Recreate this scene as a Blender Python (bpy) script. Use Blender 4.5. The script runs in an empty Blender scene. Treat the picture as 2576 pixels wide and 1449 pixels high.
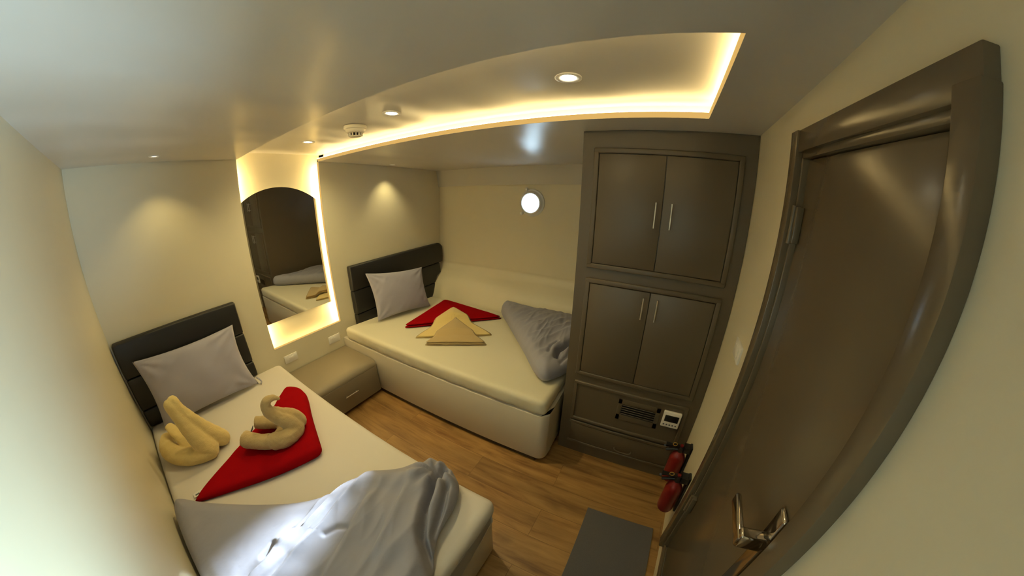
import bpy, bmesh, math, random
from mathutils import Vector, Matrix, noise

# ------------------------------------------------------------------ camera
sc = bpy.context.scene
COL = sc.collection
CAM = Vector((0.3541, -2.458, 1.7321))
YAW, PITCH, ROLL = 1.0905, -0.3353, 0.0121
Fv = Vector((math.sin(YAW) * math.cos(PITCH), math.cos(YAW) * math.cos(PITCH), math.sin(PITCH)))
R0 = Vector((math.cos(YAW), -math.sin(YAW), 0.0))
U0 = R0.cross(Fv)
Rv = R0 * math.cos(ROLL) + U0 * math.sin(ROLL)
Uv = -R0 * math.sin(ROLL) + U0 * math.cos(ROLL)
cd = bpy.data.cameras.new('camera')
cam = bpy.data.objects.new('camera', cd)
COL.objects.link(cam)
m = Matrix((Rv, Uv, -Fv)).transposed().to_4x4()
m.translation = CAM
cam.matrix_world = m
cd.type = 'PANO'
cd.panorama_type = 'FISHEYE_LENS_POLYNOMIAL'
cd.sensor_fit = 'HORIZONTAL'
cd.sensor_width = 36.0
cd.sensor_height = 36.0 * 1449 / 2576
cd.fisheye_fov = math.radians(200)
cd.fisheye_polynomial_k0 = 0.0
cd.fisheye_polynomial_k1 = -9.57220093e-02
cd.fisheye_polynomial_k2 = 4.96011614e-04
cd.fisheye_polynomial_k3 = 4.97048137e-05
cd.fisheye_polynomial_k4 = -1.18569907e-06
cd.clip_start = 0.01
cd.clip_end = 100
sc.camera = cam

# ------------------------------------------------------------------ world, sun, exposure
world = bpy.data.worlds.new('sky')
sc.world = world
world.use_nodes = True
bg = world.node_tree.nodes['Background']
bg.inputs['Color'].default_value = (0.62, 0.82, 1.0, 1)
bg.inputs['Strength'].default_value = 14.0
sl = bpy.data.lights.new('sun', 'SUN')
sl.energy = 75.0
sl.color = (0.80, 0.90, 1.0)
sl.angle = math.radians(4.5)
sun = bpy.data.objects.new('sun', sl)
COL.objects.link(sun)
SUN_DIR = Vector((0.155, -1.575, 0.60)) - Vector((3.15, -1.2, 1.57))
sun.rotation_euler = SUN_DIR.to_track_quat('-Z', 'Y').to_euler()
sun.location = (6, -1.2, 3)
vs = sc.view_settings
vs.view_transform = 'Standard'
vs.look = 'None'
vs.exposure = 0.0
vs.gamma = 1.0
vs.use_curve_mapping = False
WARM = (1.0, 0.66, 0.22)
LED = (1.0, 0.74, 0.31)

# ------------------------------------------------------------------ helpers
def link(name, me, mat=None, parent=None):
    o = bpy.data.objects.new(name, me)
    COL.objects.link(o)
    if mat is not None and me is not None:
        me.materials.append(mat)
    if parent is not None:
        o.parent = parent
        o.matrix_parent_inverse = parent.matrix_world.inverted() if False else Matrix.Translation(-parent.location) if parent.type == 'EMPTY' else Matrix.Identity(4)
    return o

def thing(name, loc, label, cat, group=None):
    o = bpy.data.objects.new(name, None)
    COL.objects.link(o)
    o.empty_display_size = 0.05
    o.location = loc
    o['label'] = label
    o['category'] = cat
    if group: o['group'] = group
    return o

def tag(o, label, cat, group=None):
    o['label'] = label; o['category'] = cat
    if group: o['group'] = group
    return o

def struct(o):
    o['kind'] = 'structure'
    return o

def finish(bm, smooth=False, angle=None):
    bmesh.ops.recalc_face_normals(bm, faces=bm.faces)
    me = bpy.data.meshes.new('m')
    bm.to_mesh(me); bm.free()
    if smooth or angle:
        for p in me.polygons: p.use_smooth = True
    if angle:
        me.set_sharp_from_angle(angle=math.radians(angle))
    return me

def add_box(bm, x0, x1, y0, y1, z0, z1, bev=0.0, seg=2, zf=None, mtx=None):
    """box; zf(x, y) adds to the height of every corner"""
    b = bmesh.new()
    vsn = []
    for z in (z0, z1):
        for x, y in ((x0, y0), (x1, y0), (x1, y1), (x0, y1)):
            vsn.append(b.verts.new((x, y, z + (zf(x, y) if zf else 0.0))))
    for f in ((0, 3, 2, 1), (4, 5, 6, 7), (0, 1, 5, 4), (1, 2, 6, 5), (2, 3, 7, 6), (3, 0, 4, 7)):
        b.faces.new([vsn[i] for i in f])
    if bev > 0:
        bmesh.ops.bevel(b, geom=list(b.edges), offset=bev, segments=seg, profile=0.5, affect='EDGES')
    merge(bm, b, mtx)

def merge(bm, b, mtx=None):
    if mtx is not None:
        bmesh.ops.transform(b, matrix=mtx, verts=b.verts)
    me = bpy.data.meshes.new('t')
    b.to_mesh(me); b.free()
    bm.from_mesh(me)
    bpy.data.meshes.remove(me)

def box_mesh(*a, **k):
    bm = bmesh.new(); add_box(bm, *a, **k)
    return finish(bm, angle=35)

def add_tube(bm, pts, radii, n=12, caps=True, flat=None, up=None):
    pts = [Vector(p) for p in pts]
    if not hasattr(radii, '__len__'): radii = [radii] * len(pts)
    rings = []
    ref = Vector(up) if up else Vector((0.0, 0.0, 1.0))
    prev = None
    for i, p in enumerate(pts):
        t = (pts[min(i + 1, len(pts) - 1)] - pts[max(i - 1, 0)]).normalized()
        if prev is None:
            a = t.cross(ref)
            if a.length < 1e-3: a = t.cross(Vector((1, 0, 0)))
            a.normalize()
        else:
            a = prev - t * prev.dot(t); a.normalize()
        prev = a
        b = t.cross(a)
        ring = []
        for k in range(n):
            w = 2 * math.pi * k / n
            ring.append(bm.verts.new(p + a * math.cos(w) * radii[i] + b * math.sin(w) * radii[i] * (flat if flat else 1.0)))
        rings.append(ring)
    for r0, r1 in zip(rings, rings[1:]):
        for k in range(n):
            bm.faces.new((r0[k], r0[(k + 1) % n], r1[(k + 1) % n], r1[k]))
    if caps:
        bm.faces.new(rings[0][::-1]); bm.faces.new(rings[-1])

def spline(pts, n=6):
    """Catmull-Rom through tuples of any length"""
    out = []
    P = [pts[0]] + list(pts) + [pts[-1]]
    for i in range(1, len(P) - 2):
        for k in range(n):
            t = k / n
            out.append(tuple(0.5 * (2 * b + (c - a) * t + (2 * a - 5 * b + 4 * c - d) * t * t + (3 * b - a - 3 * c + d) * t ** 3)
                             for a, b, c, d in zip(P[i - 1], P[i], P[i + 1], P[i + 2])))
    out.append(tuple(pts[-1]))
    return out

def add_lathe(bm, prof, n=32, mtx=None):
    """profile [(r, z)] around z"""
    b = bmesh.new()
    rings = []
    for r, z in prof:
        if r < 1e-6:
            rings.append([b.verts.new((0, 0, z))])
        else:
            rings.append([b.verts.new((r * math.cos(2 * math.pi * k / n), r * math.sin(2 * math.pi * k / n), z)) for k in range(n)])
    for r0, r1 in zip(rings, rings[1:]):
        for k in range(n):
            q = [r0[k % len(r0)], r0[(k + 1) % len(r0)], r1[(k + 1) % len(r1)], r1[k % len(r1)]]
            u = []
            for v in q:
                if v not in u: u.append(v)
            if len(u) > 2: b.faces.new(u)
    merge(bm, b, mtx)

def lathe_mesh(prof, n=32, mtx=None, angle=40):
    bm = bmesh.new(); add_lathe(bm, prof, n, mtx)
    return finish(bm, angle=angle)

def add_prism(bm, poly, axis, a, b_, bev=0.0):
    """polygon extruded along axis: 'x' -> poly in (y,z), 'y' -> (x,z), 'z' -> (x,y)"""
    b = bmesh.new()
    def P(p, h):
        return {'x': (h, p[0], p[1]), 'y': (p[0], h, p[1]), 'z': (p[0], p[1], h)}[axis]
    lo = [b.verts.new(P(p, a)) for p in poly]
    hi = [b.verts.new(P(p, b_)) for p in poly]
    b.faces.new(lo); b.faces.new(hi[::-1])
    n = len(poly)
    for i in range(n):
        b.faces.new((lo[i], hi[i], hi[(i + 1) % n], lo[(i + 1) % n]))
    bmesh.ops.recalc_face_normals(b, faces=b.faces)
    if bev > 0:
        bmesh.ops.bevel(b, geom=list(b.edges), offset=bev, segments=2, profile=0.5, affect='EDGES')
    merge(bm, b)

def nz(x, y, z=0.0):
    return noise.noise(Vector((x, y, z)))

def rounded_box(x0, x1, y0, y1, z0, z1, r, step=0.05, rtop=None, disp=None):
    """a soft box: gridded faces, rounded by radius r"""
    b = bmesh.new()
    def cuts(a, c):
        inner = max(1, int((c - a - 2 * r) / step))
        e = [a + r * (1 - math.cos(t * math.pi / 8)) for t in range(4)]
        f = [c - r * (1 - math.cos(t * math.pi / 8)) for t in range(3, -1, -1)]
        mid = [a + r + (c - a - 2 * r) * t / inner for t in range(inner + 1)]
        return e + mid + f
    X, Y, Z = cuts(x0, x1), cuts(y0, y1), cuts(z0, z1)
    cache = {}
    def V(i, j, k):
        key = (i, j, k)
        if key not in cache:
            p = Vector((X[i], Y[j], Z[k]))
            q = Vector((min(max(p.x, x0 + r), x1 - r), min(max(p.y, y0 + r), y1 - r), min(max(p.z, z0 + r), z1 - r)))
            d = p - q
            if d.length > 1e-9: p = q + d.normalized() * r
            if disp: p = p + Vector(disp(p))
            cache[key] = b.verts.new(p)
        return cache[key]
    I, J, K = len(X) - 1, len(Y) - 1, len(Z) - 1
    for i in range(I):
        for j in range(J):
            b.faces.new((V(i, j, 0), V(i, j + 1, 0), V(i + 1, j + 1, 0), V(i + 1, j, 0)))
            b.faces.new((V(i, j, K), V(i + 1, j, K), V(i + 1, j + 1, K), V(i, j + 1, K)))
    for i in range(I):
        for k in range(K):
            b.faces.new((V(i, 0, k), V(i + 1, 0, k), V(i + 1, 0, k + 1), V(i, 0, k + 1)))
            b.faces.new((V(i, J, k), V(i, J, k + 1), V(i + 1, J, k + 1), V(i + 1, J, k)))
    for j in range(J):
        for k in range(K):
            b.faces.new((V(0, j, k), V(0, j, k + 1), V(0, j + 1, k + 1), V(0, j + 1, k)))
            b.faces.new((V(I, j, k), V(I, j + 1, k), V(I, j + 1, k + 1), V(I, j, k + 1)))
    return b

def resample(poly, n):
    L = [0.0]
    m = len(poly)
    for i in range(m):
        a, b = Vector(poly[i]), Vector(poly[(i + 1) % m])
        L.append(L[-1] + (b - a).length)
    out = []
    j = 0
    for k in range(n):
        s = L[-1] * k / n
        while L[j + 1] < s: j += 1
        t = (s - L[j]) / max(L[j + 1] - L[j], 1e-9)
        a, b = Vector(poly[j]), Vector(poly[(j + 1) % m])
        out.append(a.lerp(b, t))
    return out

def smooth_closed(poly, it=2):
    for _ in range(it):
        q = []
        n = len(poly)
        for i in range(n):
            a, b = Vector(poly[i]), Vector(poly[(i + 1) % n])
            q += [tuple(a.lerp(b, 0.25)), tuple(a.lerp(b, 0.75))]
        poly = q
    return poly

def seg_dist(p, a, b):
    ab = b - a
    t = max(0.0, min(1.0, (p - a).dot(ab) / max(ab.length_squared, 1e-12)))
    return (p - (a + ab * t)).length

def puffy(poly, base, height, rim, n=160, rings=40, center=None, under=0.0):
    """closed cushion-like solid over outline poly; base(x,y) -> z, height(x,y,d) -> thickness; rim = width over which the edge rounds up"""
    P = resample(smooth_closed(poly), n)
    c = Vector(center) if center else sum(P, Vector((0, 0))) / n
    b = bmesh.new()
    tops, bots = [], []
    for k in range(rings + 1):
        f = k / rings
        f = 1 - (1 - f) ** 1.35 if k < rings else 1.0
        tr, br = [], []
        for p in P:
            q = p.lerp(c, f)
            if k == rings and tr:
                tr.append(tr[0]); br.append(br[0]); continue
            d = min(seg_dist(q, P[i], P[(i + 1) % n]) for i in range(0, n)) if k else 0.0
            e = min(d / rim, 1.0)
            s = math.sqrt(max(0.0, 1 - (1 - e) ** 2))
            h = height(q.x, q.y, d)
            z0 = base(q.x, q.y)
            tr.append(b.verts.new((q.x, q.y, z0 + h * (0.38 + 0.62 * s))))
            br.append(b.verts.new((q.x, q.y, z0 + h * 0.38 * (1 - s))))
        tops.append(tr); bots.append(br)
    for R in (tops, bots):
        for r0, r1 in zip(R, R[1:]):
            for i in range(n):
                q = [r0[i], r0[(i + 1) % n], r1[(i + 1) % n], r1[i]]
                u = []
                for v in q:
                    if v not in u: u.append(v)
                if len(u) > 2: b.faces.new(u)
    for i in range(n):
        b.faces.new((bots[0][i], bots[0][(i + 1) % n], tops[0][(i + 1) % n], tops[0][i]))
    bmesh.ops.remove_doubles(b, verts=b.verts, dist=1e-5)
    return b

# ------------------------------------------------------------------ materials
def material(name, color, rough=0.6, metal=0.0, bump=0.0, bscale=80.0, vary=0.0, vscale=6.0, coat=0.0, spec=0.5, sheen=0.0, stretch=None, bdist=0.002, detail=4):
    mt = bpy.data.materials.new(name)
    mt.use_nodes = True
    nt = mt.node_tree
    bs = nt.nodes['Principled BSDF']
    bs.inputs['Base Color'].default_value = (*color, 1)
    bs.inputs['Roughness'].default_value = rough
    bs.inputs['Metallic'].default_value = metal
    bs.inputs['Specular IOR Level'].default_value = spec
    bs.inputs['Coat Weight'].default_value = coat
    bs.inputs['Sheen Weight'].default_value = sheen
    tc = nt.nodes.new('ShaderNodeTexCoord')
    mp = nt.nodes.new('ShaderNodeMapping')
    nt.links.new(tc.outputs['Object'], mp.inputs['Vector'])
    if stretch: mp.inputs['Scale'].default_value = stretch
    if bump > 0:
        n = nt.nodes.new('ShaderNodeTexNoise')
        n.inputs['Scale'].default_value = bscale
        n.inputs['Detail'].default_value = detail
        bp = nt.nodes.new('ShaderNodeBump')
        bp.inputs['Strength'].default_value = bump
        bp.inputs['Distance'].default_value = bdist
        nt.links.new(mp.outputs[0], n.inputs['Vector'])
        nt.links.new(n.outputs['Fac'], bp.inputs['Height'])
        nt.links.new(bp.outputs[0], bs.inputs['Normal'])
    if vary > 0:
        n2 = nt.nodes.new('ShaderNodeTexNoise')
        n2.inputs['Scale'].default_value = vscale
        n2.inputs['Detail'].default_value = 3
        mx = nt.nodes.new('ShaderNodeMix'); mx.data_type = 'RGBA'
        mx.inputs[6].default_value = tuple(c * (1 - vary) for c in color) + (1,)
        mx.inputs[7].default_value = tuple(min(1, c * (1 + vary)) for c in color) + (1,)
        nt.links.new(mp.outputs[0], n2.inputs['Vector'])
        nt.links.new(n2.outputs['Fac'], mx.inputs[0])
        nt.links.new(mx.outputs[2], bs.inputs['Base Color'])
    return mt

M = {}
M['wall'] = material('wall_paint', (0.70, 0.635, 0.465), 0.42, bump=0.25, bscale=3.0, bdist=0.01, vary=0.02)
M['ceil'] = material('ceiling_gloss_paint', (0.62, 0.585, 0.53), 0.31, bump=0.8, bscale=1.5, bdist=0.06, stretch=(0.7, 1.7, 1.0), detail=0.6)
M['white'] = material('white_gloss_laminate', (0.60, 0.545, 0.44), 0.28, bump=0.1, bscale=3, bdist=0.004)
M['greige'] = material('taupe_satin_paint', (0.108, 0.084, 0.054), 0.40, bump=0.2, bscale=60, bdist=0.0006, vary=0.05)
M['door'] = material('taupe_gloss_door_paint', (0.13, 0.10, 0.062), 0.22, bump=0.35, bscale=160, bdist=0.0004, vary=0.05)
M['laminate'] = material('taupe_laminate', (0.22, 0.18, 0.12), 0.5, vary=0.03)
M['sheet'] = material('white_cotton_sheet', (0.64, 0.59, 0.52), 0.75, bump=0.15, bscale=14, bdist=0.004, sheen=0.1)
M['sheet2'] = material('cream_cotton_sheet', (0.66, 0.61, 0.45), 0.7, bump=0.15, bscale=14, bdist=0.004, sheen=0.1)
M['linen'] = material('grey_cotton', (0.35, 0.335, 0.40), 0.7, bump=0.3, bscale=9, bdist=0.008, sheen=0.15)
M['duvet'] = material('grey_satin_duvet', (0.285, 0.278, 0.325), 0.72, bump=0.35, bscale=11, bdist=0.01, sheen=0.1)
M['leather'] = material('black_leatherette', (0.012, 0.011, 0.010), 0.5, bump=0.3, bscale=260, bdist=0.0006)
M['red'] = material('red_fleece', (0.28, 0.003, 0.005), 0.95, bump=0.5, bscale=300, bdist=0.0015, spec=0.02)
M['yellow'] = material('yellow_terry', (0.72, 0.55, 0.22), 0.95, bump=0.7, bscale=260, bdist=0.003, sheen=0.2, spec=0.1)
M['tan'] = material('beige_terry', (0.48, 0.35, 0.16), 0.95, bump=0.7, bscale=260, bdist=0.003, sheen=0.2, spec=0.1)
M['steel'] = material('brushed_steel', (0.62, 0.60, 0.56), 0.3, metal=1.0)
M['chrome'] = material('chrome', (0.55, 0.52, 0.48), 0.12, metal=1.0)
M['brass'] = material('brass', (0.75, 0.50, 0.14), 0.3, metal=1.0)
M['plastic'] = material('white_plastic', (0.85, 0.82, 0.76), 0.3)
M['cream'] = material('cream_plastic', (0.82, 0.77, 0.62), 0.35)
M['screen'] = material('dark_screen', (0.015, 0.016, 0.013), 0.15)
M['black'] = material('black_plastic', (0.008, 0.008, 0.009), 0.35)
M['dark'] = material('dark_recess', (0.01, 0.008, 0.006), 0.8)
M['kick'] = material('dark_kickboard', (0.045, 0.030, 0.018), 0.5)
M['ext'] = material('red_enamel', (0.17, 0.006, 0.006), 0.38)
M['greytag'] = material('grey_fabric_tag', (0.10, 0.10, 0.12), 0.8)
M['tagwhite'] = material('white_satin_tag', (0.70, 0.66, 0.62), 0.5)
M['mat'] = material('grey_carpet_mat', (0.12, 0.115, 0.12), 0.95, bump=0.8, bscale=420, bdist=0.002, vary=0.15, vscale=300, spec=0.1)
M['alu'] = material('porthole_aluminium', (0.80, 0.80, 0.80), 0.22, metal=0.1)
M['mirror'] = material('mirror_silver', (0.78, 0.78, 0.76), 0.015, metal=1.0)
M['hullrim'] = material('white_enamel_rim', (0.70, 0.68, 0.63), 0.2, coat=0.5)

def emit(name, col, s):
    mt = bpy.data.materials.new(name); mt.use_nodes = True
    nt = mt.node_tree; nt.nodes.clear()
    o = nt.nodes.new('ShaderNodeOutputMaterial'); e = nt.nodes.new('ShaderNodeEmission')
    e.inputs['Color'].default_value = (*col, 1); e.inputs['Strength'].default_value = s
    nt.links.new(e.outputs[0], o.inputs[0])
    return mt
M['led'] = emit('led_tape_glow', LED, 22.0)
M['led2'] = emit('led_tape_glow_mirror', LED, 135.0)
M['led3'] = emit('led_tape_glow_sill', LED, 11.0)
M['bulb'] = emit('spot_lens_glow', (1.0, 0.90, 0.66), 30.0)
M['bulb_dim'] = emit('spot_lens_glow_dim', (1.0, 0.88, 0.62), 3.0)

def glass_mat():
    mt = bpy.data.materials.new('porthole_glass'); mt.use_nodes = True
    nt = mt.node_tree; nt.nodes.clear()
    o = nt.nodes.new('ShaderNodeOutputMaterial')
    t = nt.nodes.new('ShaderNodeBsdfTransparent'); g = nt.nodes.new('ShaderNodeBsdfGlossy')
    t.inputs['Color'].default_value = (0.93, 0.97, 0.97, 1)
    g.inputs['Roughness'].default_value = 0.02
    mx = nt.nodes.new('ShaderNodeMixShader'); mx.inputs[0].default_value = 0.06
    nt.links.new(t.outputs[0], mx.inputs[1]); nt.links.new(g.outputs[0], mx.inputs[2]); nt.links.new(mx.outputs[0], o.inputs[0])
    return mt
M['glass'] = glass_mat()

def floor_mat():
    mt = bpy.data.materials.new('oak_plank_floor'); mt.use_nodes = True
    nt = mt.node_tree; L = nt.links; N = nt.nodes
    bs = N['Principled BSDF']
    tc = N.new('ShaderNodeTexCoord')
    sep = N.new('ShaderNodeSeparateXYZ'); L.new(tc.outputs['Object'], sep.inputs[0])
    # planks run along Y: brick texture with U along Y
    cmb = N.new('ShaderNodeCombineXYZ')
    ay = N.new('ShaderNodeMath'); ay.operation = 'ADD'; ay.inputs[1].default_value = 1.63 + 1.2 * 8
    ax = N.new('ShaderNodeMath'); ax.operation = 'ADD'; ax.inputs[1].default_value = -1.545 + 0.185 * 20
    L.new(sep.outputs['Y'], ay.inputs[0]); L.new(sep.outputs['X'], ax.inputs[0])
    L.new(ay.outputs[0], cmb.inputs[0]); L.new(ax.outputs[0], cmb.inputs[1])
    br = N.new('ShaderNodeTexBrick')
    br.inputs['Scale'].default_value = 1.0
    br.inputs['Brick Width'].default_value = 1.2
    br.inputs['Row Height'].default_value = 0.185
    br.inputs['Mortar Size'].default_value = 0.0014
    br.inputs['Mortar Smooth'].default_value = 0.3
    br.inputs['Color1'].default_value = (0.0, 0.0, 0.0, 1)
    br.inputs['Color2'].default_value = (1.0, 1.0, 1.0, 1)
    br.inputs['Mortar'].default_value = (0.5, 0.5, 0.5, 1)
    br.offset = 0.43
    L.new(cmb.outputs[0], br.inputs['Vector'])
    # grain
    mp = N.new('ShaderNodeMapping'); mp.inputs['Scale'].default_value = (16, 1.6, 1)
    L.new(tc.outputs['Object'], mp.inputs['Vector'])
    off = N.new('ShaderNodeVectorMath'); off.operation = 'ADD'
    sc_ = N.new('ShaderNodeVectorMath'); sc_.operation = 'SCALE'; sc_.inputs['Scale'].default_value = 7.0
    L.new(br.outputs['Color'], sc_.inputs[0]); L.new(mp.outputs[0], off.inputs[0]); L.new(sc_.outputs[0], off.inputs[1])
    n1 = N.new('ShaderNodeTexNoise'); n1.inputs['Scale'].default_value = 1.3; n1.inputs['Detail'].default_value = 8; n1.inputs['Roughness'].default_value = 0.62; n1.inputs['Distortion'].default_value = 0.6
    L.new(off.outputs[0], n1.inputs['Vector'])
    mp2 = N.new('ShaderNodeMapping'); mp2.inputs['Scale'].default_value = (9, 2.4, 1)
    L.new(tc.outputs['Object'], mp2.inputs['Vector'])
    n2 = N.new('ShaderNodeTexNoise'); n2.inputs['Scale'].default_value = 0.8; n2.inputs['Detail'].default_value = 3
    L.new(mp2.outputs[0], n2.inputs['Vector'])
    cr = N.new('ShaderNodeValToRGB')
    e = cr.color_ramp.elements
    e[0].position = 0.30; e[0].color = (0.16, 0.075, 0.024, 1)
    e[1].position = 0.72; e[1].color = (0.42, 0.245, 0.085, 1)
    m_ = cr.color_ramp.elements.new(0.5); m_.color = (0.31, 0.17, 0.055, 1)
    L.new(n1.outputs['Fac'], cr.inputs[0])
    # knots
    vo = N.new('ShaderNodeTexVoronoi'); vo.inputs['Scale'].default_value = 1.0; vo.inputs['Randomness'].default_value = 1.0
    mp3 = N.new('ShaderNodeMapping'); mp3.inputs['Scale'].default_value = (4.6, 1.9, 1); mp3.inputs['Location'].default_value = (0.35, 0.2, 0)
    L.new(tc.outputs['Object'], mp3.inputs['Vector']); 
    wob = N.new('ShaderNodeTexNoise'); wob.inputs['Scale'].default_value = 9
    L.new(tc.outputs['Object'], wob.inputs['Vector'])
    ws = N.new('ShaderNodeVectorMath'); ws.operation = 'SCALE'; ws.inputs['Scale'].default_value = 0.28
    L.new(wob.outputs['Color'], ws.inputs[0])
    wa = N.new('ShaderNodeVectorMath'); wa.operation = 'ADD'
    L.new(mp3.outputs[0], wa.inputs[0]); L.new(ws.outputs[0], wa.inputs[1])
    L.new(wa.outputs[0], vo.inputs['Vector'])
    kr = N.new('ShaderNodeMapRange'); kr.inputs[1].default_value = 0.03; kr.inputs[2].default_value = 0.17; kr.inputs[3].default_value = 0.62; kr.inputs[4].default_value = 0.0
    L.new(vo.outputs['Distance'], kr.inputs[0])
    mk = N.new('ShaderNodeMix'); mk.data_type = 'RGBA'; mk.inputs[7].default_value = (0.085, 0.035, 0.012, 1)
    L.new(kr.outputs[0], mk.inputs[0]); L.new(cr.outputs[0], mk.inputs[6])
    # plank to plank value and soft patches
    hv = N.new('ShaderNodeHueSaturation')
    mr = N.new('ShaderNodeMapRange'); mr.inputs[3].default_value = 0.93; mr.inputs[4].default_value = 1.08
    L.new(br.outputs['Color'], mr.inputs[0])
    mr2 = N.new('ShaderNodeMapRange'); mr2.inputs[1].default_value = 0.3; mr2.inputs[2].default_value = 0.7; mr2.inputs[3].default_value = 0.82; mr2.inputs[4].default_value = 1.15
    L.new(n2.outputs['Fac'], mr2.inputs[0])
    mm = N.new('ShaderNodeMath'); mm.operation = 'MULTIPLY'
    L.new(mr.outputs[0], mm.inputs[0]); L.new(mr2.outputs[0], mm.inputs[1])
    L.new(mm.outputs[0], hv.inputs['Value']); L.new(mk.outputs[2], hv.inputs['Color'])
    mo = N.new('ShaderNodeMix'); mo.data_type = 'RGBA'; mo.inputs[7].default_value = (0.07, 0.035, 0.012, 1)
    mf = N.new('ShaderNodeMath'); mf.operation = 'MULTIPLY'; mf.inputs[1].default_value = 0.6
    L.new(br.outputs['Fac'], mf.inputs[0]); L.new(mf.outputs[0], mo.inputs[0]); L.new(hv.outputs[0], mo.inputs[6])
    L.new(mo.outputs[2], bs.inputs['Base Color'])
    bs.inputs['Roughness'].default_value = 0.42
    bp = N.new('ShaderNodeBump'); bp.inputs['Strength'].default_value = 0.2; bp.inputs['Distance'].default_value = 0.001
    L.new(n1.outputs['Fac'], bp.inputs['Height']); L.new(bp.outputs[0], bs.inputs['Normal'])
    return mt
M['floor'] = floor_mat()

# ------------------------------------------------------------------ room shell
SY, SX, DS = -0.0199, -0.0505, -0.0279
def cz(x, y): return 2.05 + SY * (y + 3) + SX * (x - 1.5)      # cambered deckhead: falls towards the hull
def dy(x): return -2.8428 + DS * (x - 1.5)                      # the door wall is not quite square
OX0, OX1, OY0 = 1.036, 1.680, -2.600                            # light trough: ceiling opening
PZ0 = 0.585                                                     # bottom of the trough on the headboard wall
LIP, DEEP, CAV = 0.024, 0.062, 0.05
XR, YF = 3.35, -3.05

struct(link('floor', box_mesh(-0.1, XR, YF, 0.15, -0.06, 0.0), M['floor']))

bm = bmesh.new()
zc = cz
add_box(bm, -0.1, OX0, YF, LIP, 0, LIP, zf=zc)
add_box(bm, -0.1, OX0 - CAV, LIP, 0.15, 0, LIP, zf=zc)
add_box(bm, OX1, XR, YF, LIP, 0, LIP, zf=zc)
add_box(bm, OX1 + CAV, XR, LIP, 0.15, 0, LIP, zf=zc)
add_box(bm, OX0, OX1, YF, OY0, 0, LIP, zf=zc)
# trough above the lip
add_box(bm, OX0 - CAV - 0.02, OX0 - CAV, OY0 - CAV, 0.10, LIP, DEEP, zf=zc)
add_box(bm, OX1 + CAV, OX1 + CAV + 0.02, OY0 - CAV, 0.10, LIP, DEEP, zf=zc)
add_box(bm, OX0 - CAV - 0.02, OX1 + CAV + 0.02, OY0 - CAV - 0.02, OY0 - CAV, LIP, DEEP, zf=zc)
add_box(bm, OX0 - CAV - 0.02, OX1 + CAV + 0.02, OY0 - CAV - 0.02, 0.10, DEEP, DEEP + 0.03, zf=zc)
struct(link('ceiling', finish(bm), M['ceil']))

# headboard wall with the vertical part of the trough
bm = bmesh.new()
top = 2.2
add_box(bm, OX0 - CAV, OX0, 0, LIP, -0.05, 2.02)
add_box(bm, -0.1, OX0 - CAV, 0, LIP, -0.05, top)
add_box(bm, OX1, OX1 + CAV, 0, LIP, -0.05, 1.99)
add_box(bm, OX1 + CAV, XR, 0, LIP, -0.05, top)
add_box(bm, OX0, OX1, 0, LIP, -0.05, PZ0)
add_box(bm, OX0 - CAV - 0.02, OX0 - CAV, LIP, 0.08, PZ0 - CAV, top)
add_box(bm, OX1 + CAV, OX1 + CAV + 0.02, LIP, 0.08, PZ0 - CAV, top)
add_box(bm, OX0 - CAV - 0.02, OX1 + CAV + 0.02, LIP, 0.08, PZ0 - CAV - 0.02, PZ0 - CAV)
add_box(bm, OX0 - CAV - 0.02, OX1 + CAV + 0.02, 0.08, 0.10, PZ0 - CAV - 0.02, top)
struct(link('wall_back', finish(bm), M['wall']))
struct(link('wall_left', box_mesh(-0.08, 0.0, YF, 0.15, -0.05, 2.3), M['wall']))

# door wall, slightly skewed, with the doorway cut out
def skew(x, y): return 0.0
def wall_quad(bm, x0, x1, z0, z1, o0, o1):
    b = bmesh.new()
    vv = []
    for z in (z0, z1):
        for x, o in ((x0, o0), (x1, o0), (x1, o1), (x0, o1)):
            vv.append(b.verts.new((x, dy(x) + o, z)))
    for f in ((0, 3, 2, 1), (4, 5, 6, 7), (0, 1, 5, 4), (1, 2, 6, 5), (2, 3, 7, 6), (3, 0, 4, 7)):
        b.faces.new([vv[i] for i in f])
    return b
DX0, DX1, DZ0, DZ1 = 0.735, 1.325, 0.16, 1.895
bm = bmesh.new()
merge(bm, wall_quad(bm, -0.1, DX0, -0.05, 2.3, -0.08, 0))
merge(bm, wall_quad(bm, DX0 - 0.06, DX1 + 0.06, -0.05, 2.0, -0.10, -0.08))
merge(bm, wall_quad(bm, DX1, XR, -0.05, 2.3, -0.08, 0))
merge(bm, wall_quad(bm, DX0, DX1, -0.05, DZ0, -0.08, 0))
merge(bm, wall_quad(bm, DX0, DX1, DZ1, 2.3, -0.08, 0))
struct(link('wall_front', finish(bm), M['wall']))

# hull wall with ledge and porthole opening
HUL = [(2.80, -0.05), (2.862, 0.38), (2.91, 0.52), (2.955, 0.61), (3.005, 0.67), (3.055, 0.71), (3.10, 0.75), (3.135, 0.81), (3.135 + 0.035 * 0.052, 0.845)]
PC = Vector((0, -1.205, 1.566)); PR = 0.108
def hx(z): return 3.135 + (z - 0.81) * 0.052
bm = bmesh.new()
def quad(a, b_, c, d): bm.faces.new([bm.verts.new(v) for v in (a, b_, c, d)])
HUL = HUL[:1] + spline(HUL[1:], 4)
for (xa, za), (xb, zb_) in zip(HUL, HUL[1:]):
    quad((xa, YF, za), (xa, 0.02, za), (xb, 0.02, zb_), (xb, YF, zb_))
def hq(y0, y1, z0, z1): quad((hx(z0), y0, z0), (hx(z0), y1, z0), (hx(z1), y1, z1), (hx(z1), y0, z1))
S = 0.14
hq(YF, PC.y - S, 0.845, 2.2); hq(PC.y + S, 0.02, 0.845, 2.2)
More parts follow.
